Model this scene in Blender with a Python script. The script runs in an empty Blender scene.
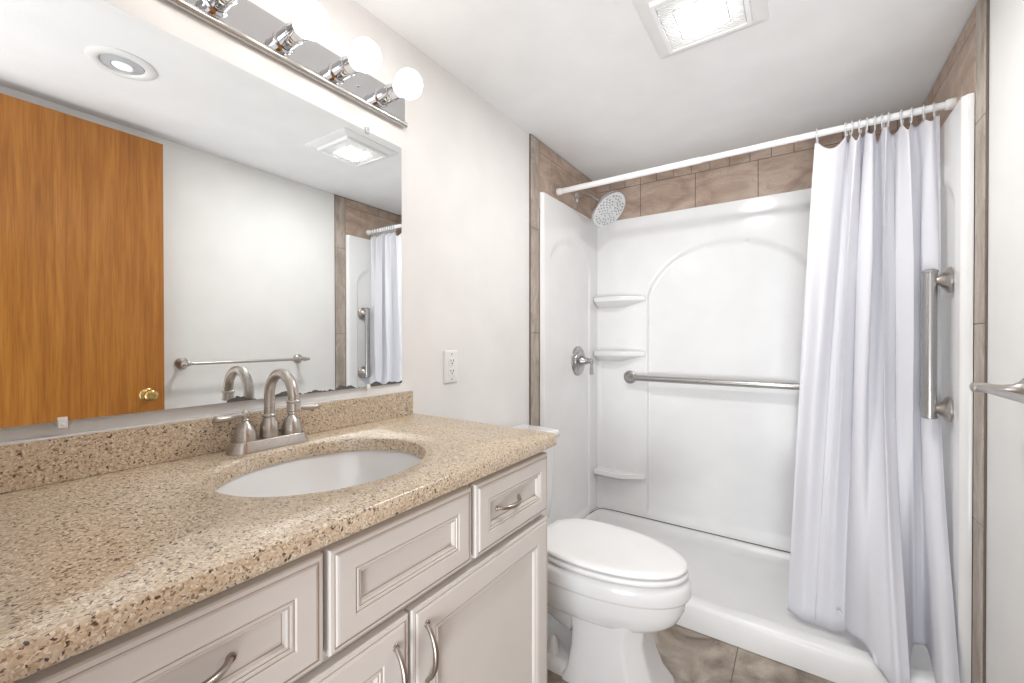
import bpy, bmesh, math, random
from mathutils import Vector, Matrix, noise

scn = bpy.context.scene
col = scn.collection
rnd = random.Random(7)

# ------------------------------------------------------------------ camera
cam_data = bpy.data.cameras.new('camera')
cam = bpy.data.objects.new('camera', cam_data)
col.objects.link(cam)
cam.location = (1.1, 0.0, 1.19)
cam.rotation_euler = (math.radians(90 - 0.2986), 0, math.radians(34.3726))
cam_data.sensor_width = 36.0
cam_data.lens = 418.94 * 36.0 / 1024.0
cam_data.clip_start = 0.01
scn.camera = cam

# ------------------------------------------------------------------ world, exposure
world = bpy.data.worlds.new('world')
scn.world = world
world.use_nodes = True
wbg = world.node_tree.nodes['Background']
wbg.inputs['Color'].default_value = (0.93, 0.96, 1.0, 1)
wbg.inputs['Strength'].default_value = 1.0
scn.view_settings.view_transform = 'Standard'
scn.view_settings.look = 'None'
scn.view_settings.exposure = 0.88
scn.view_settings.gamma = 1.0
scn.view_settings.use_curve_mapping = False
BULB_STRENGTH = 3.8
FAN_LIGHT_STRENGTH = 105.0
CAN_LIGHT_STRENGTH = 0.25

# added fill light, unseen beyond the doorway, aimed up to brighten the ceiling
fill_data = bpy.data.lights.new('fill_light', 'AREA')
fill_data.shape = 'RECTANGLE'
fill_data.size, fill_data.size_y = 0.9, 1.4
fill_data.energy = 40.0
fill_data.color = (0.93, 0.97, 1.0)
fill_o = bpy.data.objects.new('fill_light', fill_data)
col.objects.link(fill_o)
fill_o.location = (1.52, -1.9, 0.10)
fill_o.rotation_euler = (Vector((1.52, -1.9, 0.10)) - Vector((0.80, 1.9, 2.2))).to_track_quat('Z', 'Y').to_euler()

# ------------------------------------------------------------------ dimensions
W = 1.5385          # room width at the shower tile face
WR = 1.547          # painted right wall
YB = 2.577          # shower tile face, back
YS = 1.761          # front edge of the shower tile
ZC = 2.204          # ceiling
ZT = 0.9357         # counter top
ZP = 1.937          # top of shower surround

# ------------------------------------------------------------------ materials
def new_mat(name):
    m = bpy.data.materials.new(name)
    m.use_nodes = True
    nt = m.node_tree
    return m, nt, nt.nodes['Principled BSDF']

def N(nt, kind, **kw):
    n = nt.nodes.new(kind)
    for k, v in kw.items():
        setattr(n, k, v)
    return n

def ramp(nt, stops, interp='LINEAR'):
    r = N(nt, 'ShaderNodeValToRGB')
    r.color_ramp.interpolation = interp
    el = r.color_ramp.elements
    while len(el) > 1:
        el.remove(el[-1])
    el[0].position = stops[0][0]
    el[0].color = (*stops[0][1], 1)
    for p, c in stops[1:]:
        e = el.new(p)
        e.color = (*c, 1)
    return r

def coords(nt, scale=(1, 1, 1)):
    tc = N(nt, 'ShaderNodeTexCoord')
    mp = N(nt, 'ShaderNodeMapping')
    mp.inputs['Scale'].default_value = scale
    nt.links.new(tc.outputs['Object'], mp.inputs['Vector'])
    return mp.outputs['Vector']

def plain(name, c, rough=0.5, metal=0.0, spec=0.5, coat=0.0, bump=0.0, bscale=200.0):
    m, nt, b = new_mat(name)
    v = coords(nt)
    n1 = N(nt, 'ShaderNodeTexNoise')
    n1.inputs['Scale'].default_value = 6.0
    nt.links.new(v, n1.inputs['Vector'])
    r = ramp(nt, [(0.3, tuple(x * 0.975 for x in c)), (0.7, tuple(min(1, x * 1.02) for x in c))])
    nt.links.new(n1.outputs['Fac'], r.inputs['Fac'])
    nt.links.new(r.outputs['Color'], b.inputs['Base Color'])
    b.inputs['Roughness'].default_value = rough
    b.inputs['Metallic'].default_value = metal
    b.inputs['Specular IOR Level'].default_value = spec
    b.inputs['Coat Weight'].default_value = coat
    if bump:
        n2 = N(nt, 'ShaderNodeTexNoise')
        n2.inputs['Scale'].default_value = bscale
        n2.inputs['Detail'].default_value = 3
        nt.links.new(v, n2.inputs['Vector'])
        bp = N(nt, 'ShaderNodeBump')
        bp.inputs['Strength'].default_value = bump
        bp.inputs['Distance'].default_value = 0.002
        nt.links.new(n2.outputs['Fac'], bp.inputs['Height'])
        nt.links.new(bp.outputs['Normal'], b.inputs['Normal'])
    return m

M = {}
M['wall'] = plain('wall_paint', (0.825, 0.815, 0.80), 0.6, bump=0.10, bscale=160)
M['ceiling'] = plain('ceiling_paint', (0.88, 0.88, 0.88), 0.7, bump=0.25, bscale=120)
M['acrylic'] = plain('white_acrylic', (0.86, 0.86, 0.86), 0.16, spec=0.5)
M['pan'] = plain('white_pan', (0.86, 0.86, 0.86), 0.3)
M['ceramic'] = plain('white_ceramic', (0.80, 0.80, 0.80), 0.08, spec=0.5, coat=0.3)
M['plastic'] = plain('white_plastic', (0.83, 0.83, 0.82), 0.3)
M['bright_plastic'] = plain('bright_white_plastic', (0.88, 0.88, 0.88), 0.35)
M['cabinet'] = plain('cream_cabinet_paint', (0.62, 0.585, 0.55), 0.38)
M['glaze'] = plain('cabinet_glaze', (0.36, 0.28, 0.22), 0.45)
M['chrome'] = plain('chrome', (0.62, 0.62, 0.63), 0.05, metal=1)
M['brass'] = plain('brass', (0.62, 0.44, 0.17), 0.18, metal=1)
M['dark'] = plain('dark_slot', (0.03, 0.03, 0.03), 0.6)
M['gap'] = plain('dark_caulk', (0.10, 0.095, 0.09), 0.7)
M['grout'] = plain('grout', (0.16, 0.13, 0.11), 0.85)
M['caulk'] = plain('white_caulk', (0.78, 0.78, 0.77), 0.5)
M['bronze'] = plain('handle_metal', (0.40, 0.355, 0.315), 0.28, metal=1)
M['nozzle'] = plain('grey_rubber', (0.25, 0.26, 0.27), 0.5)
M['face'] = plain('pale_nozzle_plate', (0.72, 0.73, 0.74), 0.25, metal=0.3)

def brushed(name, c, rough, sc):
    m, nt, b = new_mat(name)
    v = coords(nt, sc)
    n1 = N(nt, 'ShaderNodeTexNoise')
    n1.inputs['Scale'].default_value = 1.0
    n1.inputs['Detail'].default_value = 4
    nt.links.new(v, n1.inputs['Vector'])
    r = ramp(nt, [(0.3, (rough * 0.75,) * 3), (0.7, (rough * 1.3,) * 3)])
    nt.links.new(n1.outputs['Fac'], r.inputs['Fac'])
    nt.links.new(r.outputs['Color'], b.inputs['Roughness'])
    b.inputs['Base Color'].default_value = (*c, 1)
    b.inputs['Metallic'].default_value = 1
    return m
M['nickel'] = brushed('brushed_nickel', (0.50, 0.465, 0.43), 0.33, (500, 500, 500))
M['steel'] = brushed('brushed_steel', (0.44, 0.43, 0.42), 0.27, (700, 700, 700))
M['rail'] = brushed('rail_metal', (0.58, 0.56, 0.53), 0.22, (900, 20, 900))

def emit(name, c, s):
    m, nt, b = new_mat(name)
    b.inputs['Base Color'].default_value = (0.9, 0.9, 0.9, 1)
    b.inputs['Emission Color'].default_value = (*c, 1)
    b.inputs['Emission Strength'].default_value = s
    b.inputs['Roughness'].default_value = 0.3
    return m
M['bulb'] = emit('lit_globe', (1.0, 0.965, 0.92), BULB_STRENGTH)
M['fan_lens'] = emit('lit_lens', (1.0, 0.98, 0.95), FAN_LIGHT_STRENGTH)
M['can_lamp'] = emit('can_lamp_glass', (0.95, 0.97, 1.0), CAN_LIGHT_STRENGTH)

def granite():
    m, nt, b = new_mat('tan_granite')
    v = coords(nt)
    wob = N(nt, 'ShaderNodeTexNoise')
    wob.inputs['Scale'].default_value = 160
    nt.links.new(v, wob.inputs['Vector'])
    mv = N(nt, 'ShaderNodeMixRGB', blend_type='LINEAR_LIGHT')
    mv.inputs['Fac'].default_value = 0.004
    nt.links.new(v, mv.inputs['Color1'])
    nt.links.new(wob.outputs['Color'], mv.inputs['Color2'])
    vo = N(nt, 'ShaderNodeTexVoronoi')
    vo.inputs['Scale'].default_value = 380
    nt.links.new(mv.outputs['Color'], vo.inputs['Vector'])
    sep = N(nt, 'ShaderNodeSeparateColor')
    nt.links.new(vo.outputs['Color'], sep.inputs['Color'])
    r = ramp(nt, [(0.0, (0.04, 0.028, 0.022)), (0.035, (0.25, 0.17, 0.105)), (0.11, (0.46, 0.345, 0.225)),
                  (0.34, (0.56, 0.445, 0.315)), (0.62, (0.63, 0.52, 0.385)), (0.88, (0.74, 0.645, 0.52))], 'CONSTANT')
    nt.links.new(sep.outputs['Red'], r.inputs['Fac'])
    v2 = N(nt, 'ShaderNodeTexVoronoi')
    v2.inputs['Scale'].default_value = 150
    nt.links.new(mv.outputs['Color'], v2.inputs['Vector'])
    s2 = N(nt, 'ShaderNodeSeparateColor')
    nt.links.new(v2.outputs['Color'], s2.inputs['Color'])
    r2 = ramp(nt, [(0.0, (0.10, 0.075, 0.055)), (0.075, (1, 1, 1))], 'CONSTANT')
    nt.links.new(s2.outputs['Green'], r2.inputs['Fac'])
    d2 = ramp(nt, [(0.25, (1, 1, 1)), (0.45, (0, 0, 0))])
    nt.links.new(v2.outputs['Distance'], d2.inputs['Fac'])
    mm = N(nt, 'ShaderNodeMixRGB', blend_type='MULTIPLY')
    nt.links.new(d2.outputs['Color'], mm.inputs['Fac'])
    nt.links.new(r.outputs['Color'], mm.inputs['Color1'])
    nt.links.new(r2.outputs['Color'], mm.inputs['Color2'])
    nt.links.new(mm.outputs['Color'], b.inputs['Base Color'])
    b.inputs['Roughness'].default_value = 0.33
    b.inputs['IOR'].default_value = 1.9
    return m
M['granite'] = granite()

def stone(name, stops, sc=(1, 1, 1), rough=0.45):
    m, nt, b = new_mat(name)
    v = coords(nt, sc)
    n0 = N(nt, 'ShaderNodeTexNoise')
    n0.inputs['Scale'].default_value = 5
    n0.inputs['Detail'].default_value = 6
    n0.inputs['Distortion'].default_value = 1.2
    nt.links.new(v, n0.inputs['Vector'])
    r = ramp(nt, stops)
    nt.links.new(n0.outputs['Fac'], r.inputs['Fac'])
    # thin veins
    n1 = N(nt, 'ShaderNodeTexNoise')
    n1.inputs['Scale'].default_value = 7
    n1.inputs['Detail'].default_value = 4
    n1.inputs['Distortion'].default_value = 2.0
    nt.links.new(v, n1.inputs['Vector'])
    rv = ramp(nt, [(0.485, (1, 1, 1)), (0.5, (0.72, 0.68, 0.64)), (0.515, (1, 1, 1))])
    nt.links.new(n1.outputs['Fac'], rv.inputs['Fac'])
    mm = N(nt, 'ShaderNodeMixRGB', blend_type='MULTIPLY')
    mm.inputs['Fac'].default_value = 0.7
    nt.links.new(r.outputs['Color'], mm.inputs['Color1'])
    nt.links.new(rv.outputs['Color'], mm.inputs['Color2'])
    nt.links.new(mm.outputs['Color'], b.inputs['Base Color'])
    b.inputs['Roughness'].default_value = rough
    bp = N(nt, 'ShaderNodeBump')
    bp.inputs['Strength'].default_value = 0.2
    bp.inputs['Distance'].default_value = 0.002
    nt.links.new(n0.outputs['Fac'], bp.inputs['Height'])
    nt.links.new(bp.outputs['Normal'], b.inputs['Normal'])
    return m
M['tile'] = stone('brown_wall_tile', [(0.3, (0.33, 0.235, 0.18)), (0.5, (0.46, 0.345, 0.275)), (0.7, (0.57, 0.455, 0.375))], (1, 1, 2.2))
M['tile_trim'] = stone('grey_brown_trim_tile', [(0.3, (0.30, 0.25, 0.205)), (0.5, (0.42, 0.355, 0.30)), (0.7, (0.53, 0.465, 0.40))], (3, 3, 1.2))
M['floor_tile'] = stone('brown_floor_tile', [(0.3, (0.17, 0.138, 0.11)), (0.47, (0.32, 0.265, 0.215)), (0.7, (0.52, 0.455, 0.39))], (1.3, 1.3, 1.3))

def wood():
    m, nt, b = new_mat('orange_wood_veneer')
    v = coords(nt, (46, 46, 2.0))
    n = N(nt, 'ShaderNodeTexNoise')
    n.inputs['Scale'].default_value = 1.0
    n.inputs['Detail'].default_value = 8
    n.inputs['Distortion'].default_value = 0.6
    nt.links.new(v, n.inputs['Vector'])
    r = ramp(nt, [(0.25, (0.32, 0.110, 0.013)), (0.5, (0.42, 0.155, 0.020)), (0.75, (0.50, 0.205, 0.032))])
    nt.links.new(n.outputs['Fac'], r.inputs['Fac'])
    v2 = coords(nt, (260, 260, 7))
    n2 = N(nt, 'ShaderNodeTexNoise')
    n2.inputs['Scale'].default_value = 1.0
    nt.links.new(v2, n2.inputs['Vector'])
    r2 = ramp(nt, [(0.35, (0.80, 0.76, 0.70)), (0.55, (1, 1, 1))])
    nt.links.new(n2.outputs['Fac'], r2.inputs['Fac'])
    mm = N(nt, 'ShaderNodeMixRGB', blend_type='MULTIPLY')
    mm.inputs['Fac'].default_value = 1.0
    nt.links.new(r.outputs['Color'], mm.inputs['Color1'])
    nt.links.new(r2.outputs['Color'], mm.inputs['Color2'])
    nt.links.new(mm.outputs['Color'], b.inputs['Base Color'])
    b.inputs['Roughness'].default_value = 0.35
    return m
M['wood'] = wood()

MZ0, MZ1, MY0, MY1 = 1.0445, 1.828, 0.006, 0.9475
def mirror_mat():
    m, nt, b = new_mat('old_mirror_silver')
    b.inputs['Base Color'].default_value = (0.88, 0.90, 0.90, 1)
    b.inputs['Metallic'].default_value = 1
    b.inputs['Roughness'].default_value = 0.0
    dk = N(nt, 'ShaderNodeBsdfPrincipled')
    dk.inputs['Base Color'].default_value = (0.10, 0.10, 0.095, 1)
    dk.inputs['Roughness'].default_value = 0.35
    tc = N(nt, 'ShaderNodeTexCoord')
    sp = N(nt, 'ShaderNodeSeparateXYZ')
    nt.links.new(tc.outputs['Object'], sp.inputs['Vector'])
    mp = N(nt, 'ShaderNodeMapping')
    mp.inputs['Scale'].default_value = (0, 13, 5)
    mp.inputs['Location'].default_value = (0, 3.3, 0)
    nt.links.new(tc.outputs['Object'], mp.inputs['Vector'])
    n = N(nt, 'ShaderNodeTexNoise')
    n.inputs['Scale'].default_value = 1.0
    n.inputs['Detail'].default_value = 5
    nt.links.new(mp.outputs['Vector'], n.inputs['Vector'])
    a = N(nt, 'ShaderNodeMapRange')
    a.inputs['From Min'].default_value = 0.47
    a.inputs['From Max'].default_value = 0.66
    a.inputs['To Min'].default_value = 0.0
    a.inputs['To Max'].default_value = 0.016
    nt.links.new(n.outputs['Fac'], a.inputs['Value'])
    am = N(nt, 'ShaderNodeMapRange')
    am.inputs['From Min'].default_value = 0.34
    am.inputs['From Max'].default_value = 0.42
    nt.links.new(sp.outputs['Y'], am.inputs['Value'])
    ax = N(nt, 'ShaderNodeMath', operation='MULTIPLY')
    nt.links.new(a.outputs['Result'], ax.inputs[0])
    nt.links.new(am.outputs['Result'], ax.inputs[1])
    s = N(nt, 'ShaderNodeMath', operation='SUBTRACT')
    nt.links.new(sp.outputs['Z'], s.inputs[0])
    s.inputs[1].default_value = MZ0
    l = N(nt, 'ShaderNodeMath', operation='LESS_THAN')
    nt.links.new(s.outputs[0], l.inputs[0])
    nt.links.new(ax.outputs[0], l.inputs[1])
    mix = N(nt, 'ShaderNodeMixShader')
    nt.links.new(l.outputs[0], mix.inputs['Fac'])
    nt.links.new(b.outputs['BSDF'], mix.inputs[1])
    nt.links.new(dk.outputs['BSDF'], mix.inputs[2])
    nt.links.new(mix.outputs['Shader'], nt.nodes['Material Output'].inputs['Surface'])
    return m
M['mirror'] = mirror_mat()

def curtain_mat():
    m, nt, b = new_mat('white_curtain_cloth')
    b.inputs['Base Color'].default_value = (0.92, 0.92, 0.95, 1)
    b.inputs['Roughness'].default_value = 0.6
    v = coords(nt, (14, 14, 14))
    n = N(nt, 'ShaderNodeTexNoise')
    n.inputs['Scale'].default_value = 1
    n.inputs['Detail'].default_value = 3
    nt.links.new(v, n.inputs['Vector'])
    bp = N(nt, 'ShaderNodeBump')
    bp.inputs['Strength'].default_value = 0.25
    bp.inputs['Distance'].default_value = 0.01
    nt.links.new(n.outputs['Fac'], bp.inputs['Height'])
    nt.links.new(bp.outputs['Normal'], b.inputs['Normal'])
    tr = N(nt, 'ShaderNodeBsdfTranslucent')
    tr.inputs['Color'].default_value = (0.93, 0.93, 0.98, 1)
    mix = N(nt, 'ShaderNodeMixShader')
    mix.inputs['Fac'].default_value = 0.38
    nt.links.new(b.outputs['BSDF'], mix.inputs[1])
    nt.links.new(tr.outputs['BSDF'], mix.inputs[2])
    nt.links.new(mix.outputs['Shader'], nt.nodes['Material Output'].inputs['Surface'])
    return m
M['curtain'] = curtain_mat()

def clear_mat():
    m, nt, b = new_mat('clear_plastic')
    b.inputs['Base Color'].default_value = (0.93, 0.93, 0.95, 1)
    b.inputs['Roughness'].default_value = 0.12
    b.inputs['Transmission Weight'].default_value = 0.55
    b.inputs['IOR'].default_value = 1.3
    return m
M['clear'] = clear_mat()

# ------------------------------------------------------------------ mesh helpers
def add_box(bm, x0, x1, y0, y1, z0, z1, mi=0):
    vs = [bm.verts.new(p) for p in ((x0, y0, z0), (x1, y0, z0), (x1, y1, z0), (x0, y1, z0),
                                    (x0, y0, z1), (x1, y0, z1), (x1, y1, z1), (x0, y1, z1))]
    for f in ((0, 3, 2, 1), (4, 5, 6, 7), (0, 1, 5, 4), (1, 2, 6, 5), (2, 3, 7, 6), (3, 0, 4, 7)):
        bm.faces.new([vs[i] for i in f]).material_index = mi
    return vs

def loft(bm, rings, cap0=True, cap1=True, mi=0, closed=True):
    vr = [[bm.verts.new(p) for p in r] for r in rings]
    n = len(vr[0])
    for a, b in zip(vr[:-1], vr[1:]):
        for i in range(n if closed else n - 1):
            j = (i + 1) % n
            bm.faces.new((a[i], a[j], b[j], b[i])).material_index = mi
    if cap0:
        bm.faces.new(vr[0][::-1]).material_index = mi
    if cap1:
        bm.faces.new(vr[-1]).material_index = mi
    return vr

def frame_of(d):
    d = Vector(d).normalized()
    up = Vector((0, 0, 1)) if abs(d.z) < 0.9 else Vector((1, 0, 0))
    a = d.cross(up).normalized()
    return a, d.cross(a).normalized(), d

def add_lathe(bm, origin, axis, prof, seg=32, mi=0, cap0=True, cap1=True):
    """prof: list of (radius, distance along axis)"""
    a, b, d = frame_of(axis)
    o = Vector(origin)
    rings = []
    for r, h in prof:
        r = max(r, 1e-5)
        rings.append([o + d * h + a * (r * math.cos(2 * math.pi * i / seg)) + b * (r * math.sin(2 * math.pi * i / seg)) for i in range(seg)])
    return loft(bm, rings, cap0, cap1, mi)

def smooth_path(pts, n=8):
    pts = [Vector(p) for p in pts]
    out = []
    P = [pts[0] * 2 - pts[1]] + pts + [pts[-1] * 2 - pts[-2]]
    for i in range(1, len(P) - 2):
        p0, p1, p2, p3 = P[i - 1:i + 3]
        for k in range(n):
            t = k / n
            out.append(0.5 * ((2 * p1) + (p2 - p0) * t + (2 * p0 - 5 * p1 + 4 * p2 - p3) * t * t + (3 * p1 - p0 - 3 * p2 + p3) * t ** 3))
    out.append(pts[-1])
    return out

def add_tube(bm, pts, radius, seg=20, mi=0, flat=1.0):
    pts = [Vector(p) for p in pts]
    n = len(pts)
    rad = radius if isinstance(radius, (list, tuple)) else [radius] * n
    a = None
    rings = []
    for i, p in enumerate(pts):
        d = (pts[min(i + 1, n - 1)] - pts[max(i - 1, 0)]).normalized()
        if a is None:
            a, b, _ = frame_of(d)
        else:
            a = (a - d * a.dot(d)).normalized()
        b = d.cross(a).normalized()
        r = rad[i]
        rings.append([p + a * (r * math.cos(2 * math.pi * k / seg)) + b * (r * flat * math.sin(2 * math.pi * k / seg)) for k in range(seg)])
    return loft(bm, rings, True, True, mi)

def add_prism(bm, poly, z0, z1, mi=0, top_scale=1.0):
    lo = [(x, y, z0) for x, y in poly]
    hi = [(x, y, z1) for x, y in poly]
    return loft(bm, [lo, hi], True, True, mi)

def rounded_rect(x0, x1, y0, y1, r, n=6):
    pts = []
    for cx, cy, a0 in ((x1 - r, y1 - r, 0), (x0 + r, y1 - r, 90), (x0 + r, y0 + r, 180), (x1 - r, y0 + r, 270)):
        for k in range(n + 1):
            a = math.radians(a0 + 90 * k / n)
            pts.append((cx + r * math.cos(a), cy + r * math.sin(a)))
    return pts

def finish(name, bm, mats, parent=None, smooth=False, bevel=0.0, bseg=2, subsurf=0, angle=40):
    bmesh.ops.recalc_face_normals(bm, faces=bm.faces)
    me = bpy.data.meshes.new(name)
    bm.to_mesh(me)
    bm.free()
    o = bpy.data.objects.new(name, me)
    col.objects.link(o)
    for m in (mats if isinstance(mats, (list, tuple)) else [mats]):
        me.materials.append(M[m])
    if smooth:
        me.shade_smooth()
        if smooth == 'auto':
            me.set_sharp_from_angle(angle=math.radians(angle))
    if bevel:
        md = o.modifiers.new('bevel', 'BEVEL')
        md.width = bevel
        md.segments = bseg
        md.limit_method = 'ANGLE'
        md.angle_limit = math.radians(35)
        md.harden_normals = False
    if subsurf:
        md = o.modifiers.new('sub', 'SUBSURF')
        md.levels = md.render_levels = subsurf
    if parent is not None:
        o.parent = parent
        o.matrix_parent_inverse = parent.matrix_world.inverted() if parent.type == 'EMPTY' and False else Matrix.Translation(-world_loc(parent))
    return o

def world_loc(o):
    v = Vector(o.location)
    if o.parent is not None:
        v += o.matrix_parent_inverse.translation + world_loc(o.parent)
    return v

def thing(name, loc, label, cat, group=None):
    o = bpy.data.objects.new(name, None)
    o.empty_display_size = 0.05
    o.location = loc
    col.objects.link(o)
    return tag(o, label, cat, group)

def tag(o, label, cat, group=None):
    o['label'] = label
    o['category'] = cat
    if group:
        o['group'] = group
    return o

def structure(o, label, cat):
    o['kind'] = 'structure'
    o['label'] = label
    o['category'] = cat
    return o

def B():
    return bmesh.new()

# ================================================================== ROOM SHELL
HY = -0.02                      # inner face of the near wall (with the doorway the camera looks through)
TH = 0.12
bm = B(); add_box(bm, -TH, 0.0, HY - TH, YB + TH, -0.10, ZC + 0.10)
structure(finish('wall_left', bm, 'wall'), 'off-white painted wall behind the vanity and toilet', 'wall')
bm = B(); add_box(bm, WR, WR + TH, HY - TH, YB + TH, -0.10, ZC + 0.10)
structure(finish('wall_right', bm, 'wall'), 'off-white painted wall with the towel bar', 'wall')
bm = B(); add_box(bm, 0.0, WR, YB + 0.0085, YB + TH, -0.10, ZC + 0.10)
structure(finish('wall_back', bm, 'wall'), 'wall behind the shower', 'wall')
bm = B()
add_box(bm, 0.0, 0.70, HY - TH, HY, 0.0, ZC)
add_box(bm, 1.49, WR, HY - TH, HY, 0.0, ZC)
add_box(bm, 0.70, 1.49, HY - TH, HY, 2.15, ZC)
structure(finish('wall_near', bm, 'wall'), 'near wall with the doorway opening', 'wall')
bm = B(); add_box(bm, 0.0, WR, HY - TH, YB + 0.0085, ZC, ZC + 0.10)
structure(finish('ceiling', bm, 'ceiling'), 'white lightly textured ceiling', 'ceiling')

# floor: individual stone tiles over a grout bed
bm = B()
add_box(bm, 0.0, WR, HY - TH, YB + 0.0085, -0.10, -0.002, 1)
tw, td, g = 0.33, 0.33, 0.0035
y = 1.822 - 0.33 * 6
row = 0
while y < YB:
    x = 0.91 - 0.33 * 3
    while x < WR:
        x0, x1 = max(x + g / 2, 0.0), min(x + tw - g / 2, WR)
        y0, y1 = max(y + g / 2, HY - TH), min(y + td - g / 2, YB)
        if x1 - x0 > 0.01 and y1 - y0 > 0.01:
            add_box(bm, x0, x1, y0, y1, -0.0025, 0.0, 0)
        x += tw
    y += td
    row += 1
structure(finish('floor', bm, ['floor_tile', 'grout']), 'brown stone tile floor', 'floor')

# tile bands around the shower
def tile_band(name, boxes, grout, label):
    bm = B()
    add_box(bm, *grout, mi=1)
    for bx in boxes:
        add_box(bm, *bx[:6], mi=bx[6])
    o = finish(name, bm, ['tile', 'grout', 'tile_trim'], bevel=0.0012, bseg=1)
    return structure(o, label, 'tile')
gz = 0.003
MZ = 2.143                      # joint under the small mosaic row
# back band
bx = []
for x0, x1 in ((0.0, 0.2935), (0.2965, 0.608), (0.611, 0.919), (0.922, 1.163), (1.166, 1.47), (1.473, WR)):
    bx.append((x0, x1, YB, YB + 0.008, ZP - 0.08, MZ - gz / 2, 0))
x = 0.0
while x < WR - 0.01:
    x1 = min(x + 0.098, WR)
    bx.append((x + gz / 2, x1 - gz / 2, YB, YB + 0.008, MZ + gz / 2, ZC - 0.006, 0))
    x = x1
tile_band('trim_1', bx, (0.0, WR, YB + 0.0035, YB + 0.0085, ZP - 0.08, ZC - 0.001), 'brown stone tile band above the back of the shower')
# side bands
def side(name, xa, xb, gxa, gxb, joints, label):
    bx = []
    zs = [0.0] + joints + [ZC - 0.006]
    for a, b in zip(zs[:-1], zs[1:]):
        bx.append((xa, xb, YS, YS + 0.076, a + 0.001, b - 0.001, 2))
    ys = [YS + 0.079, 1.966, 2.277, YB]
    for a, b in zip(ys[:-1], ys[1:]):
        bx.append((xa, xb, a + 0.001, b - 0.001, ZP - 0.08, MZ - 0.0015, 0))
    y = YS + 0.079
    while y < YB - 0.01:
        y1 = min(y + 0.098, YB)
        bx.append((xa, xb, y + 0.0015, y1 - 0.0015, MZ + 0.0015, ZC - 0.006, 0))
        y = y1
    return tile_band(name, bx, (gxa, gxb, YS - 0.003, YB, 0.0, ZC - 0.001), label)
side('trim_2', 0.003, 0.011, 0.0, 0.008, [0.2, 0.70, 1.222, 1.744], 'brown tile strip on the left wall at the shower edge')
side('trim_3', W, W + 0.008, W + 0.003, WR, [0.13, 0.65, 1.236, 1.838], 'brown tile strip on the right wall at the shower edge')

# ================================================================== OPEN DOOR (seen in the mirror)
DX1 = 1.508
d = thing('door_1', (DX1 - 0.018, HY + 0.01, 0.0), 'orange wood veneer door standing open against the right wall, seen in the mirror', 'door')
d['kind'] = 'structure'
bm = B(); add_box(bm, DX1 - 0.036, DX1, HY + 0.01, 0.776, 0.012, 2.146)
finish('door_leaf', bm, 'wood', d, bevel=0.0015)
bm = B()
add_lathe(bm, (DX1 - 0.036, 0.710, 0.934), (-1, 0, 0), [(0.031, 0.0), (0.031, 0.004), (0.026, 0.008), (0.014, 0.011), (0.012, 0.028), (0.02, 0.034), (0.0265, 0.045), (0.027, 0.052), (0.022, 0.060), (0.010, 0.0625), (0.006, 0.061)], 32)
finish('door_knob', bm, 'brass', d, smooth='auto', angle=50)
for zz in (0.25, 1.1, 1.9):
    bm = B()
    add_lathe(bm, (DX1 - 0.042, HY + 0.006, zz), (0, 0, 1), [(0.006, 0), (0.006, 0.09)], 12)
    finish('hinge', bm, 'brass', d, smooth='auto')

# ================================================================== SHOWER
# ---- base
PZ = 0.112
s = thing('shower_tray', (0.77, 2.2, 0.0), 'white low shower base with a front curb on the brown tile floor', 'shower base')
bm = B()
xa, xb, ya, yb = 0.0165, 1.5165, 1.827, 2.5655
def pan_ring(ix, iyf, iyb, z, r):
    return [(x, y, z) for x, y in rounded_rect(xa + ix, xb - ix, ya + iyf, yb - iyb, r, 6)]
rings = [pan_ring(0, 0, 0, 0.0, 0.004), pan_ring(0, 0, 0, 0.089, 0.004), pan_ring(0.002, 0.005, 0.0, 0.100, 0.006), pan_ring(0.006, 0.014, 0.001, 0.106, 0.010),
         pan_ring(0.022, 0.060, 0.012, 0.106, 0.05), pan_ring(0.03, 0.072, 0.018, 0.102, 0.055), pan_ring(0.045, 0.09, 0.03, 0.085, 0.06),
         pan_ring(0.06, 0.105, 0.05, 0.062, 0.07), pan_ring(0.085, 0.135, 0.08, 0.052, 0.08), pan_ring(0.40, 0.30, 0.30, 0.046, 0.02)]
loft(bm, rings)
finish('pan', bm, 'pan', s, smooth='auto', angle=60)
bm = B()
add_lathe(bm, (1.30, 2.2, 0.0455), (0, 0, 1), [(0.052, 0), (0.052, 0.003), (0.045, 0.004), (0.02, 0.003)], 28)
finish('drain', bm, 'steel', s, smooth='auto')
# dark bead of caulk where the surround meets the base
# ---- surround
sr = thing('shower_surround', (0.77, YB, 0.113), 'glossy white moulded shower surround with arched recesses and corner shelves', 'shower wall')
def sstep(a, b, x):
    t = min(1, max(0, (x - a) / (b - a)))
    return t * t * (3 - 2 * t)
def arch_depth(u, z, u0, u1, zs, zap, zb):
    """depth mask of an arched recess, u across and z up: 1 inside and 0 outside"""
    c = (u0 + u1) / 2; h = (u1 - u0) / 2
    t = min(1.0, abs(u - c) / h)
    k = (1 - t ** 2.3) ** 0.62 if t < 1 else 0.0
    top = zs + (zap - zs) * k
    m = min(u - u0, u1 - u, (top - z) * (0.45 + 0.55 * (1 - t)))
    return sstep(0.0, 0.013, m), sstep(zb, zb + 0.05, z)

def axis_pts(lo, hi, n, extra):
    v = [lo + (hi - lo) * i / n for i in range(n + 1)]
    for c, w in extra:
        v += [c + w * k / 10 for k in range(-10, 11)]
    return sorted({round(min(hi, max(lo, q)), 5) for q in v})

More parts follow.
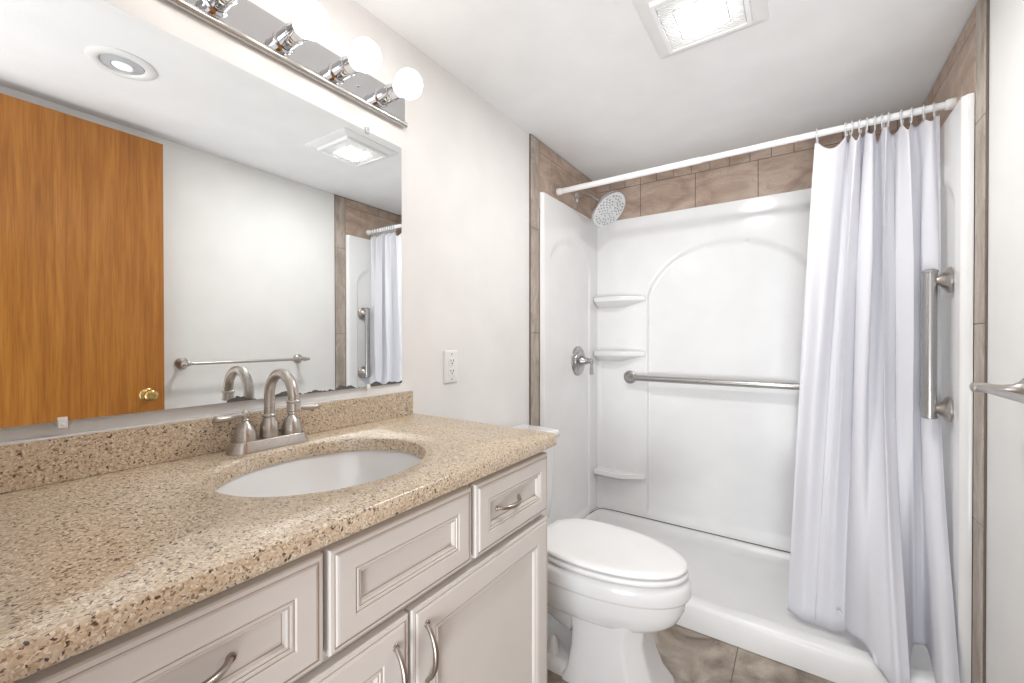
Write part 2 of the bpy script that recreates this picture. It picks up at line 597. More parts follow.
# back panel: front surface grid with recess, closed with a rim
bm = B()
us = axis_pts(0.017, 1.5155, 90, [(0.348, 0.014), (1.19, 0.014)])
zs_ = axis_pts(0.1075, ZP, 130, [])
FY = 2.548
grid = []
for z in zs_:
    r = []
    for u in us:
        m, b = arch_depth(u, z, 0.341, 1.197, 1.43, 1.735, 0.125)
        dep = 0.021 * m * b
        # coved corners towards the side panels
        e = min(u - us[0], us[-1] - u)
        cove = 0.0
        if e < 0.05:
            cove = 0.05 - math.sqrt(max(0, 0.05 ** 2 - (0.05 - e) ** 2))
        r.append(bm.verts.new((u, FY + dep - cove * 0.8, z)))
    grid.append(r)
for i in range(len(grid) - 1):
    for j in range(len(us) - 1):
        bm.faces.new((grid[i][j], grid[i][j + 1], grid[i + 1][j + 1], grid[i + 1][j]))
border = [grid[0][j] for j in range(len(us))] + [grid[i][-1] for i in range(1, len(grid))] + [grid[-1][j] for j in range(len(us) - 2, -1, -1)] + [grid[i][0] for i in range(len(grid) - 2, 0, -1)]
bk = [bm.verts.new((v.co.x, 2.5745, v.co.z)) for v in border]
for i in range(len(border)):
    j = (i + 1) % len(border)
    bm.faces.new((border[i], border[j], bk[j], bk[i]))
bm.faces.new(bk)
finish('back_panel', bm, 'acrylic', sr, smooth='auto', angle=50)

def side_panel(name, xf, xback, sgn, label=None):
    """xf: x of the visible face, xback: x at the wall, sgn: +1 when the face looks towards +x"""
    bm = B()
    ys = axis_pts(1.84, 2.546, 60, [(2.418, 0.012), (1.925, 0.012)])
    zz = axis_pts(0.1075, ZP, 110, [(0.14, 0.02)])
    g = []
    for z in zz:
        r = []
        for y in ys:
            m, b = arch_depth(y, z, 1.915, 2.425, 1.60, 1.745, 0.125)
            dep = 0.010 * m * sstep(0.125, 0.16, z)
            e = y - 1.84
            rnd_ = 0.0
            if e < 0.012:
                rnd_ = 0.012 - math.sqrt(max(0, 0.012 ** 2 - (0.012 - e) ** 2))
            r.append(bm.verts.new((xf - sgn * (dep + rnd_), y, z)))
        g.append(r)
    for i in range(len(g) - 1):
        for j in range(len(ys) - 1):
            bm.faces.new((g[i][j], g[i][j + 1], g[i + 1][j + 1], g[i + 1][j]))
    border = [g[0][j] for j in range(len(ys))] + [g[i][-1] for i in range(1, len(g))] + [g[-1][j] for j in range(len(ys) - 2, -1, -1)] + [g[i][0] for i in range(len(g) - 2, 0, -1)]
    bk = [bm.verts.new((xback, v.co.y, v.co.z)) for v in border]
    for i in range(len(border)):
        j = (i + 1) % len(border)
        bm.faces.new((border[i], border[j], bk[j], bk[i]))
    bm.faces.new(bk)
    return finish(name, bm, 'acrylic', sr, smooth='auto', angle=50)
side_panel('side_panel', 0.031, 0.0125, 1)
side_panel('side_panel', 1.513, 1.5375, -1)
# moulded corner shelves
for zt in (1.452, 1.117, 0.372):
    bm = B()
    top = [(0.037, 2.549), (0.037, 2.468), (0.19, 2.462), (0.225, 2.468), (0.335, 2.535), (0.337, 2.549)]
    def lvl(z, k, kx):
        out = []
        for x, y in top:
            out.append((0.037 + (x - 0.037) * kx, 2.549 - (2.549 - y) * k, z))
        return out
    loft(bm, [lvl(zt, 0.985, 0.995), lvl(zt - 0.004, 1.0, 1.0), lvl(zt - 0.026, 1.0, 1.0), lvl(zt - 0.030, 0.95, 0.98), lvl(zt - 0.042, 0.6, 0.8), lvl(zt - 0.065, 0.12, 0.5)])
    finish('corner_shelf', bm, 'acrylic', sr, smooth='auto', bevel=0.003, angle=35)
# dark seam between surround and base
bm = B()
add_box(bm, 0.15, 1.47, 2.546, 2.5525, 0.1062, 0.1095)
add_tube(bm, smooth_path([(0.033, 2.42, 0.1078), (0.037, 2.47, 0.1078), (0.055, 2.522, 0.1078), (0.10, 2.543, 0.1078), (0.16, 2.5465, 0.1078)], 6), 0.0018, 8)
finish('seam', bm, 'gap', sr)

# ---- shower head
h = thing('shower_sprayer', (0.012, 2.27, 2.03), 'chrome round shower head on a bent arm above the left shower wall', 'shower head')
bm = B()
add_lathe(bm, (0.0112, 2.27, 2.03), (1, 0, 0), [(0.030, 0), (0.030, 0.004), (0.022, 0.010), (0.011, 0.014)], 28)
finish('flange', bm, 'chrome', h, smooth='auto')
hn = Vector((0.70, -0.20, -0.68)).normalized()      # direction the spray face looks
hc = Vector((0.232, 2.225, 1.905))                   # centre of the spray face
nb = hc - hn * 0.052
bm = B()
pth = smooth_path([(0.018, 2.27, 2.03), (0.06, 2.268, 2.032), (0.11, 2.258, 2.012), tuple(nb - hn * 0.016), tuple(nb)], 8)
add_tube(bm, pth, 0.0095, 16)
finish('shower_arm', bm, 'chrome', h, smooth=True)
bm = B()
add_lathe(bm, nb, hn, [(0.012, -0.012), (0.016, -0.006), (0.018, 0.0), (0.017, 0.010), (0.022, 0.018), (0.06, 0.028), (0.104, 0.036), (0.111, 0.041), (0.112, 0.049), (0.108, 0.052), (0.102, 0.052)], 48)
hb = finish('head_shell', bm, 'chrome', h, smooth='auto', angle=50)
bm = B()
add_lathe(bm, hc - hn * 0.001, hn, [(0.102, 0.0), (0.101, 0.002), (0.05, 0.0035), (0.001, 0.004)], 40)
finish('spray_plate', bm, 'face', hb, smooth='auto')
bm = B()
a_, b_, _ = frame_of(hn)
for ring, (rr, cnt) in enumerate(((0.018, 6), (0.036, 12), (0.054, 17), (0.071, 21), (0.087, 25))):
    for k in range(cnt):
        if (k + ring) % 5 == 4:
            continue
        t = 2 * math.pi * (k + 0.37 * ring) / cnt
        p = hc + a_ * (rr * math.cos(t)) + b_ * (rr * math.sin(t))
        add_lathe(bm, p, hn, [(0.0042, 0.0), (0.0038, 0.0055), (0.002, 0.0065)], 8)
nz = finish('nozzle', bm, 'nozzle', hb, smooth='auto')
nz['kind'] = 'stuff'

# ---- shower valve
v = thing('shower_valve', (0.022, 2.27, 1.063), 'brushed metal round shower valve with lever on the left shower wall', 'shower valve')
bm = B()
add_lathe(bm, (0.0215, 2.27, 1.063), (1, 0, 0), [(0.088, 0), (0.088, 0.003), (0.084, 0.008), (0.062, 0.012), (0.060, 0.016), (0.040, 0.019), (0.034, 0.022)], 48)
finish('escutcheon', bm, 'steel', v, smooth='auto', angle=45)
bm = B()
add_lathe(bm, (0.040, 2.27, 1.063), (1, 0, 0), [(0.034, 0), (0.033, 0.012), (0.024, 0.024), (0.018, 0.04), (0.015, 0.055), (0.0155, 0.068), (0.010, 0.076), (0.004, 0.078)], 28)
hd = finish('handle', bm, 'steel', v, smooth='auto', angle=50)
bm = B()
add_tube(bm, smooth_path([(0.107, 2.27, 1.063), (0.109, 2.267, 1.045), (0.111, 2.262, 1.015), (0.113, 2.258, 0.985)], 6), [0.009] * 5 + [0.0075] * 5 + [0.010] * 6 + [0.0115, 0.011, 0.007], 14)
finish('lever', bm, 'steel', hd, smooth=True)

# ---- grab bars
gb = thing('grab_bar', (0.70, 2.547, 0.957), 'long brushed steel horizontal grab bar across the back shower wall', 'grab bar')
bm = B()
add_tube(bm, smooth_path([(0.243, 2.553, 0.957), (0.243, 2.530, 0.957), (0.249, 2.512, 0.957), (0.271, 2.502, 0.957), (0.32, 2.500, 0.957), (0.8, 2.50, 0.957), (1.26, 2.500, 0.957), (1.30, 2.502, 0.957), (1.322, 2.512, 0.957), (1.328, 2.530, 0.957), (1.328, 2.538, 0.957)], 5), 0.0175, 24)
finish('bar', bm, 'steel', gb, smooth=True)
for gx, gyw in ((0.243, 2.5465), (1.328, 2.546)):
    bm = B()
    add_lathe(bm, (gx, gyw, 0.957), (0, -1, 0), [(0.040, 0), (0.040, 0.005), (0.036, 0.009), (0.022, 0.011)], 32)
    finish('flange', bm, 'steel', gb, smooth='auto')

gv = thing('grab_bar', (1.513, 1.9666, 1.17), 'short brushed nickel vertical grab bar on the right shower wall beside the curtain', 'grab bar')
bm = B()
add_lathe(bm, (1.466, 1.9666, 0.921), (0, 0, 1), [(0.008, 0), (0.0175, 0.002), (0.021, 0.005), (0.021, 0.010), (0.0185, 0.0125), (0.0185, 0.493), (0.021, 0.495), (0.021, 0.500), (0.0175, 0.503), (0.008, 0.507)], 32)
finish('bar', bm, 'steel', gv, smooth='auto', angle=35)
for gz_ in (1.387, 0.957):
    bm = B()
    add_lathe(bm, (1.5145, 1.9666, gz_), (-1, 0, 0), [(0.043, 0), (0.043, 0.006), (0.036, 0.012), (0.032, 0.013), (0.025, 0.019), (0.016, 0.028), (0.012, 0.036)], 32)
    finish('mount', bm, 'nickel', gv, smooth='auto', angle=35)

# ---- curtain rod
RY, RZ = 2.035, 1.995
rod = thing('curtain_rod', (0.77, RY, RZ), 'white tension curtain rod across the top of the shower', 'curtain rod')
bm = B(); add_lathe(bm, (0.020, RY, RZ), (1, 0, 0), [(0.0145, 0), (0.0145, 0.716), (0.0135, 0.718)], 24)
finish('outer_tube', bm, 'bright_plastic', rod, smooth='auto')
bm = B(); add_lathe(bm, (0.73, RY, RZ), (1, 0, 0), [(0.0125, 0), (0.0125, 0.797)], 24)
finish('inner_tube', bm, 'bright_plastic', rod, smooth='auto')
for ex, dr in ((0.0112, 1), (W - 0.0002, -1)):
    bm = B(); add_lathe(bm, (ex, RY, RZ), (dr, 0, 0), [(0.0185, 0), (0.0185, 0.010), (0.017, 0.022), (0.015, 0.024)], 24)
    finish('end_cap', bm, 'bright_plastic', rod, smooth='auto')

# ---- curtain
ring_x = [1.158, 1.247, 1.262, 1.288, 1.306, 1.330, 1.352, 1.366, 1.404, 1.428, 1.462, 1.488]
ring_s = [0.012, 0.17, 0.225, 0.31, 0.38, 0.46, 0.55, 0.62, 0.72, 0.80, 0.90, 0.985]
bot = [(0.0, 1.064, 2.060, 0.078), (0.10, 1.115, 2.030, 0.072), (0.20, 1.175, 2.020, 0.066), (0.31, 1.243, 2.035, 0.062), (0.345, 1.247, 2.005, 0.100),
       (0.42, 1.278, 1.915, 0.132), (0.47, 1.305, 1.855, 0.128), (0.52, 1.335, 1.806, 0.085), (0.60, 1.370, 1.785, 0.045), (0.67, 1.394, 1.790, 0.050), (0.70, 1.405, 1.845, 0.126),
       (0.76, 1.428, 2.010, 0.122), (0.84, 1.472, 2.010, 0.122), (0.875, 1.458, 1.880, 0.128), (0.895, 1.458, 1.830, 0.125), (0.93, 1.475, 1.795, 0.07), (1.0, 1.508, 1.795, 0.055)]
def interp(tab, s, k):
    for a, b in zip(tab[:-1], tab[1:]):
        if s <= b[0]:
            t = (s - a[0]) / (b[0] - a[0])
            return a[k] + (b[k] - a[k]) * t
    return tab[-1][k]
tops = [(-0.001, 1.150)] + list(zip(ring_s, ring_x)) + [(1.001, 1.502)]
bm = B()
NS, NT = 420, 120
g = []
def smooth_bot(s, k):
    acc = 0; wsum = 0
    for q in (-0.012, -0.006, 0, 0.006, 0.012):
        w = 1.5 - abs(q) * 60
        acc += w * interp(bot, min(1, max(0, s + q)), k); wsum += w
    return acc / wsum
cols = []
for i in range(NS + 1):
    s = i / NS
    tx = interp(tops, s, 1)
    # scalloped heading: sags between the rings
    sag = 0.0; gapw = 0.0; ph = 0.0
    for k in range(len(ring_s) - 1):
        if ring_s[k] <= s <= ring_s[k + 1]:
            t = (s - ring_s[k]) / (ring_s[k + 1] - ring_s[k])
            gapw = ring_s[k + 1] - ring_s[k]
            sag = math.sin(math.pi * t) ** 0.9 * (0.045 if k == 0 else 0.012 + 0.012 * ((k * 7) % 3))
            ph = (1 if k % 2 else -1) * math.sin(math.pi * t)
    if s < ring_s[0]:
        sag = 0.006 * (1 - s / ring_s[0])
    cols.append((s, tx, sag, ph, smooth_bot(s, 1), smooth_bot(s, 2), smooth_bot(s, 3)))
for j in range(NT + 1):
    t = j / NT
    r = []
    for s, tx, sag, ph, bx_, by_, bz_ in cols:
        ztop = 1.965 - sag
        z = ztop + (bz_ - ztop) * t
        e = min(1.0, max(0.0, (0.97 - z) / 0.85)) ** 1.35
        f = 1.0 - 0.80 * min(1, t * 1.25) ** 0.8
        x = tx + (bx_ - tx) * (t ** 0.9)
        y = RY + (by_ - RY) * e
        y += ph * (0.028 if s > 0.2 else 0.020) * f
        x += 0.016 * f * (math.sin(2 * math.pi * (9.3 * s + 0.2)) if s > 0.17 else 0.0) * min(1, t * 4)
        # mid-height folds
        mid = math.sin(math.pi * min(1, t * 1.05)) ** 1.0 if t < 0.95 else 0.0
        y += mid * 0.016 * math.sin(2 * math.pi * (5.6 * s + 0.35 * math.sin(3 * s)) + 1.5 * t)
        nz_ = noise.noise(Vector((s * 7, t * 5, 1.7)))
        y += 0.008 * nz_ * min(1, t * 3)
        x = min(x, 1.509)
        # the vertical grab bar keeps the cloth back
        y = max(y, 1.72 + 0.272 * sstep(0.72, 0.90, z) - 0.30 * sstep(1.44, 1.36, x))
        if z < 0.117:                      # lies against the outside or the inside of the curb
            y = min(y, 1.822) if y < 1.86 else max(y, 1.94)
        r.append(bm.verts.new((x, y, z)))
    g.append(r)
for j in range(NT):
    for i in range(NS):
        bm.faces.new((g[j][i], g[j][i + 1], g[j + 1][i + 1], g[j + 1][i]))
cur = thing('shower_curtain', (1.31, RY, 1.0), 'white cloth shower curtain gathered at the right end of the rod', 'shower curtain')
cl = finish('cloth', bm, 'curtain', cur, smooth=True)
sd = cl.modifiers.new('thick', 'SOLIDIFY'); sd.thickness = 0.0012; sd.offset = 0
bm = B()
add_lathe(bm, (1.232, 2.0, 0.16), (-0.4, -1, 0), [(0.008, 0.0), (0.008, 0.003), (0.005, 0.004)], 16)
mg = finish('hem_magnet', bm, 'face', cur, smooth='auto')

# curtain rings
proto = None
ring_lab = ['clear curtain ring at the free left edge of the white curtain, far from the others', 'clear curtain ring second from the left edge of the curtain', 'clear curtain ring third from the left edge of the curtain',
            'clear curtain ring fourth from the left edge of the curtain', 'clear curtain ring fifth from the left edge of the curtain', 'clear curtain ring sixth from the left edge of the curtain',
            'clear curtain ring seventh from the left, sixth from the right wall', 'clear curtain ring fifth from the right end of the rod', 'clear curtain ring fourth from the right end of the rod',
            'clear curtain ring third from the right end of the rod', 'clear curtain ring second from the right end of the rod', 'clear curtain ring nearest the right end of the rod']
for k, x in enumerate(ring_x):
    if proto is None:
        bm = B()
        pts = []
        for q in range(40):
            a = 2 * math.pi * q / 40
            rz = 0.0235 if math.sin(a) < 0 else 0.0185
            pts.append((0, 0.0185 * math.cos(a), -0.002 + rz * math.sin(a) * (1.35 if math.sin(a) < 0 else 1.0)))
        pts.append(pts[0]); pts.append(pts[1])
        add_tube(bm, pts, 0.0028, 8)
        proto = finish('curtain_ring', bm, 'clear', None, smooth=True)
        o = proto
    else:
        o = proto.copy()
        col.objects.link(o)
    o.location = (x, RY, RZ)
    o.rotation_euler = (0, 0, rnd.uniform(-0.35, 0.35))
    tag(o, ring_lab[k], 'curtain ring', 'curtain rings on the shower rod')

# ================================================================== TOWEL BAR
tb = thing('towel_bar', (WR, 1.19, 1.0726), 'brushed nickel towel bar on the right wall in front of the shower', 'towel bar')
TX, TZ = 1.4637, 1.0726
bm = B()
add_tube(bm, [(TX, 0.885, TZ), (TX, 1.2, TZ), (TX, 1.490, TZ)], 0.0078, 20)
finish('rail', bm, 'nickel', tb, smooth='auto')
for yy, sg in ((0.871, -1), (1.490, 1)):
    bm = B()
    add_lathe(bm, (WR, yy, TZ), (-1, 0, 0), [(0.030, 0), (0.030, 0.006), (0.026, 0.010), (0.018, 0.016), (0.011, 0.026), (0.0085, 0.045), (0.009, 0.060), (0.012, 0.070), (0.0125, 0.084), (0.012, 0.094), (0.006, 0.0975)], 28)
    p = finish('post', bm, 'nickel', tb, smooth='auto', angle=50)
    bm = B()
    add_lathe(bm, (TX, yy, TZ), (0, sg, 0), [(0.0095, 0.0), (0.0095, 0.012), (0.007, 0.014), (0.0095, 0.020), (0.0095, 0.026), (0.006, 0.030), (0.002, 0.031)], 20)
    finish('finial', bm, 'nickel', p, smooth='auto', angle=50)

# ================================================================== VANITY
CY0, CY1, CX = 0.004, 0.978, 0.532
vc = thing('vanity_cabinet', (0.27, 0.49, 0.0), 'cream glazed vanity cabinet with recessed panel drawers and doors under the granite top', 'cabinet')
bm = B()
add_box(bm, 0.002, CX, CY1 - 0.018, CY1, 0.0, 0.9035)
add_box(bm, 0.002, CX, CY0, CY0 + 0.018, 0.0, 0.9035)
add_box(bm, 0.002, CX - 0.02, CY0 + 0.018, CY1 - 0.018, 0.10, 0.118)
add_box(bm, 0.002, 0.012, CY0 + 0.018, CY1 - 0.018, 0.118, 0.9035)
add_box(bm, CX - 0.02, CX, CY0 + 0.018, CY1 - 0.018, 0.10, 0.9035)
add_box(bm, CX - 0.08, CX - 0.065, CY0 + 0.018, CY1 - 0.018, 0.0, 0.10)
finish('carcass', bm, 'cabinet', vc, bevel=0.0015)
XF = CX + 0.0005
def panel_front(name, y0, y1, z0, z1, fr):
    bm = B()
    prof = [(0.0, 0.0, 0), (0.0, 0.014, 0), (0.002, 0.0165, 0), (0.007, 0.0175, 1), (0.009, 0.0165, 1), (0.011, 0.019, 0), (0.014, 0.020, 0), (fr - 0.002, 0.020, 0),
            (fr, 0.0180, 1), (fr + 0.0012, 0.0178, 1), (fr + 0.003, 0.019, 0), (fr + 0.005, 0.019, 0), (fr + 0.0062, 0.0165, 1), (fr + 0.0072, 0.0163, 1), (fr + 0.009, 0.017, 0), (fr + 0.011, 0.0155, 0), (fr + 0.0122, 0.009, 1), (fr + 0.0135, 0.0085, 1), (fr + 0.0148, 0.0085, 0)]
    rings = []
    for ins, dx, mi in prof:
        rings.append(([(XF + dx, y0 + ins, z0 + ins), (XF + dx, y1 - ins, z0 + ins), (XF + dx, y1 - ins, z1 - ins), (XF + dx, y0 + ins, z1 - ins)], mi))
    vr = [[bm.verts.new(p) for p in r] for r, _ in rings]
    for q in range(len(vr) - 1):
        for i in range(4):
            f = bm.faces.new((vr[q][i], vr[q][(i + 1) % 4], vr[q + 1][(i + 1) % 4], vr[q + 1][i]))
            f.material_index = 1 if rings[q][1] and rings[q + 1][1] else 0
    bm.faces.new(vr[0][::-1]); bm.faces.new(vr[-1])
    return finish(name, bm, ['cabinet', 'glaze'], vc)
def bow_handle(parent, c, axis, L):
    bm = B()
    c = Vector(c); ax = Vector(axis)
    pts, rad = [], []
    n = 24
    for i in range(n + 1):
        t = -1 + 2 * i / n
        pts.append(c + ax * (L / 2 * t) + Vector((1, 0, 0)) * (0.024 * (1 - abs(t) ** 2.4)))
        rad.append(0.0054 - 0.0016 * abs(t) ** 1.5)
    add_tube(bm, pts, rad, 14, flat=1.0)
    for sg in (-1, 1):
        add_lathe(bm, c + ax * (sg * L / 2 * 0.985) - Vector((0.001, 0, 0)), (1, 0, 0), [(0.006, 0), (0.006, 0.003), (0.005, 0.005)], 16)
    return finish('pull_handle', bm, 'bronze', parent, smooth='auto', angle=60)
f_ = XF + 0.0087
d1 = panel_front('drawer', 0.672, 0.974, 0.7350, 0.888, 0.042)
bow_handle(d1, (f_, 0.80, 0.810), (0, 1, 0), 0.088)
panel_front('false_drawer_front', 0.345, 0.659, 0.7350, 0.888, 0.042)
d2 = panel_front('drawer', 0.020, 0.336, 0.7350, 0.888, 0.042)
bow_handle(d2, (f_, 0.178, 0.810), (0, 1, 0), 0.088)
e1 = panel_front('cabinet_door', 0.4985, 0.974, 0.125, 0.7195, 0.056)
bow_handle(e1, (XF + 0.0195, 0.530, 0.630), (0, 0, 1), 0.105)
e2 = panel_front('cabinet_door', 0.020, 0.4915, 0.125, 0.7195, 0.056)
bow_handle(e2, (XF + 0.0195, 0.460, 0.630), (0, 0, 1), 0.105)

# ---- granite top with oval cut-out and backsplash
SX, SY, SA, SB = 0.2916, 0.5084, 0.1775, 0.2085
ct = thing('countertop', (0.28, 0.5, 0.905), 'tan speckled granite vanity top with an oval sink cut-out', 'countertop')
bm = B()
X1, Y0, Y1, R_ = 0.5645, 0.0, 1.0035, 0.012
outer = rounded_rect(0.001, X1, Y0, Y1, R_, 6)
# left edge at the wall stays square
outer = [(x if x > 0.02 else 0.001, y) for x, y in outer]
dens = []
for i in range(len(outer)):
    a, b = outer[i], outer[(i + 1) % len(outer)]
    L = math.hypot(b[0] - a[0], b[1] - a[1])
    k = max(1, int(L / 0.02))
    for q in range(k):
        dens.append((a[0] + (b[0] - a[0]) * q / k, a[1] + (b[1] - a[1]) * q / k))
inner = []
for x, y in dens:
    t = math.atan2((y - SY) / SB, (x - SX) / SA)
    inner.append((SX + SA * math.cos(t), SY + SB * math.sin(t)))
zt, zb = ZT, 0.905
def rings_v(pts, z, k=0.0, c=None):
    return [bm.verts.new((x, y, z)) for x, y in pts]
def inset(pts, d):
    out = []
    for x, y in pts:
        vx, vy = x - SX, y - SY
        out.append((x - d * (1 if x > X1 - 0.02 else 0), y - d * (1 if y > Y1 - 0.02 else (-1 if y < 0.02 else 0))))
    return out
def inn(d):
    return [(SX + (x - SX) * (1 + d / SA), SY + (y - SY) * (1 + d / SB)) for x, y in inner]
L = [rings_v(inner, zb), rings_v(inner, zt - 0.003), rings_v(inn(0.003), zt), rings_v(inset(dens, 0.003), zt), rings_v(dens, zt - 0.003), rings_v(dens, zb + 0.002), rings_v(inset(dens, 0.002), zb)]
n = len(dens)
for a, b in list(zip(L[:-1], L[1:])) + [(L[-1], L[0])]:
    for i in range(n):
        j = (i + 1) % n
        bm.faces.new((a[i], a[j], b[j], b[i]))
finish('slab', bm, 'granite', ct, smooth='auto', angle=50)
bm = B(); add_box(bm, 0.001, 0.0205, 0.0, 0.984, ZT + 0.0003, 1.0145)
finish('backsplash', bm, 'granite', ct, bevel=0.0015)
bm = B(); add_box(bm, 0.0008, 0.0165, 0.0, 0.983, 1.0146, 1.0185)
finish('caulk_bead', bm, 'caulk', ct, bevel=0.001)

# ---- undermount sink
sk = thing('sink', (SX, SY, 0.78), 'white oval undermount basin set in the granite top', 'sink')
bm = B()
rings = []
prof = [(1.09, 0.9035), (1.09, 0.896), (1.0, 0.885), (0.90, 0.82), (0.72, 0.785), (0.45, 0.768), (0.12, 0.762)]
inner_p = [(0.12, 0.770), (0.45, 0.776), (0.70, 0.792), (0.87, 0.825), (0.965, 0.868), (1.01, 0.895), (1.03, 0.9035)]
for k, z in prof[::-1][0:0] + prof + inner_p:
    rings.append([(SX + SA * k * math.cos(2 * math.pi * i / 72), SY + SB * k * math.sin(2 * math.pi * i / 72), z) for i in range(72)])
vr = loft(bm, rings, False, False)
for i in range(72):
    j = (i + 1) % 72
    bm.faces.new((vr[-1][i], vr[-1][j], vr[0][j], vr[0][i]))
finish('basin', bm, 'ceramic', sk, smooth='auto', angle=60)
bm = B()
add_lathe(bm, (SX, SY, 0.764), (0, 0, 1), [(0.026, 0), (0.026, 0.006), (0.022, 0.008), (0.018, 0.0075), (0.016, 0.010), (0.004, 0.012)], 28)
finish('drain', bm, 'nickel', sk, smooth='auto')

# ---- faucet
FX, FY_ = 0.064, 0.495
fc = thing('faucet', (FX, FY_, ZT), 'brushed nickel two-handle faucet with a high curved spout behind the sink', 'faucet')
bm = B()
def stad(hw, hl, z, n=12):
    r = hw
    pts = []
    for cy, a0 in ((hl - r, 0), (-(hl - r), 180)):
        for k in range(n + 1):
            a = math.radians(a0 + 180 * k / n)
            pts.append((FX + r * math.cos(a), FY_ + cy + r * math.sin(a), z))
    return pts
loft(bm, [stad(0.0310, 0.0900, ZT + 0.0003), stad(0.0310, 0.0900, ZT + 0.003), stad(0.0275, 0.086, ZT + 0.010), stad(0.0255, 0.083, ZT + 0.022), stad(0.024, 0.081, ZT + 0.0245)])
finish('base_plate', bm, 'nickel', fc, smooth='auto', angle=40)
z0 = ZT + 0.0245
bm = B()
add_lathe(bm, (FX, FY_, z0), (0, 0, 1), [(0.0205, 0), (0.0205, 0.004), (0.0195, 0.010), (0.0205, 0.018), (0.0185, 0.030), (0.0145, 0.040), (0.0125, 0.046), (0.015, 0.048), (0.0155, 0.051), (0.013, 0.054)], 28)
pts = [(FX, FY_, z0 + 0.05), (FX, FY_, z0 + 0.075), (FX, FY_, z0 + 0.10)]
cxr = 0.054
ctop = z0 + 0.097
for k in range(0, 21):
    a = math.pi - math.pi * 1.02 * k / 20
    pts.append((FX + cxr + cxr * math.cos(a), FY_, ctop + cxr * math.sin(a)))
ex, ez = pts[-1][0], pts[-1][2]
add_tube(bm, pts, 0.0115, 24)
add_lathe(bm, (ex, FY_, ez + 0.002), (0.03, 0, -1), [(0.0118, 0), (0.0150, 0.002), (0.0155, 0.005), (0.0130, 0.008), (0.0138, 0.012), (0.0146, 0.022), (0.0150, 0.024), (0.0120, 0.026), (0.010, 0.0255)], 24)
finish('spout', bm, 'nickel', fc, smooth='auto', angle=50)
for sg in (-1, 1):
    hy = FY_ + sg * 0.0525
    bm = B()
    add_lathe(bm, (FX, hy, z0), (0, 0, 1), [(0.0240, 0), (0.0240, 0.003), (0.0228, 0.014), (0.0195, 0.026), (0.0140, 0.036), (0.0090, 0.041), (0.0075, 0.044), (0.0092, 0.046), (0.0092, 0.048), (0.0070, 0.050), (0.0085, 0.056), (0.0088, 0.060), (0.0070, 0.066), (0.003, 0.069)], 28)
    hn_ = finish('handle', bm, 'nickel', fc, smooth='auto', angle=50)
    bm = B()
    zz = z0 + 0.058
    p = smooth_path([(FX, hy, zz), (FX + 0.002, hy + sg * 0.018, zz + 0.001), (FX + 0.004, hy + sg * 0.036, zz - 0.001), (FX + 0.006, hy + sg * 0.054, zz - 0.001), (FX + 0.007, hy + sg * 0.066, zz + 0.001)], 6)
    m_ = len(p)
    rr = [0.0050 + 0.0050 * math.sin(math.pi * min(1, (i / (m_ - 1)) * 0.62 + 0.05)) ** 2 if i < m_ - 2 else (0.006 if i == m_ - 2 else 0.002) for i in range(m_)]
    add_tube(bm, p, rr, 14, flat=0.75)
    finish('lever', bm, 'nickel', hn_, smooth=True)
bm = B()
add_lathe(bm, (FX - 0.0225, FY_, z0 - 0.004), (0, 0, 1), [(0.0022, 0), (0.0022, 0.032), (0.0045, 0.034), (0.005, 0.038), (0.003, 0.042)], 14)
finish('lift_rod', bm, 'nickel', fc, smooth='auto')

# ================================================================== MIRROR
mr = thing('mirror', (0.0, 0.47, MZ0), 'wide frameless wall mirror above the vanity with worn black spots along its bottom edge', 'mirror')
def mpl(y, z, off=0.0):
    return 0.0072 + off - 0.0162 * (y - 0.88) - 0.0022 * (z - 1.41)
bm = B()
rc = 0.004
co = rounded_rect(MY0, MY1, MZ0, MZ1, rc, 4)
fr_ = [bm.verts.new((mpl(y, z), y, z)) for y, z in co]
bk_ = [bm.verts.new((mpl(y, z, -0.0045), y, z)) for y, z in co]
ff = bm.faces.new(fr_); ff.material_index = 0
fb = bm.faces.new(bk_[::-1]); fb.material_index = 1
for i in range(len(co)):
    j = (i + 1) % len(co)
    bm.faces.new((fr_[i], fr_[j], bk_[j], bk_[i])).material_index = 1
M['edge'] = plain('mirror_edge', (0.22, 0.24, 0.23), 0.2)
finish('glass', bm, ['mirror', 'edge'], mr)
for y, z, sg in ((0.812, MZ1, 1), (0.812, MZ0, -1), (0.163, MZ0, -1), (0.163, MZ1, 1)):
    bm = B()
    xm = mpl(y, z)
    add_box(bm, 0.0008, xm + 0.004, y - 0.006, y + 0.006, z + (0.0006 if sg > 0 else -0.012), z + (0.012 if sg > 0 else -0.0006))
    add_box(bm, xm + 0.0006, xm + 0.004, y - 0.006, y + 0.006, z + (-0.007 if sg > 0 else -0.0006), z + (0.0006 if sg > 0 else 0.007))
    add_lathe(bm, (xm + 0.004, y, z + sg * 0.005), (1, 0, 0), [(0.003, 0), (0.0025, 0.0015)], 10)
    finish('mirror_clip', bm, 'clear' if sg > 0 else 'plastic', mr, bevel=0.001)

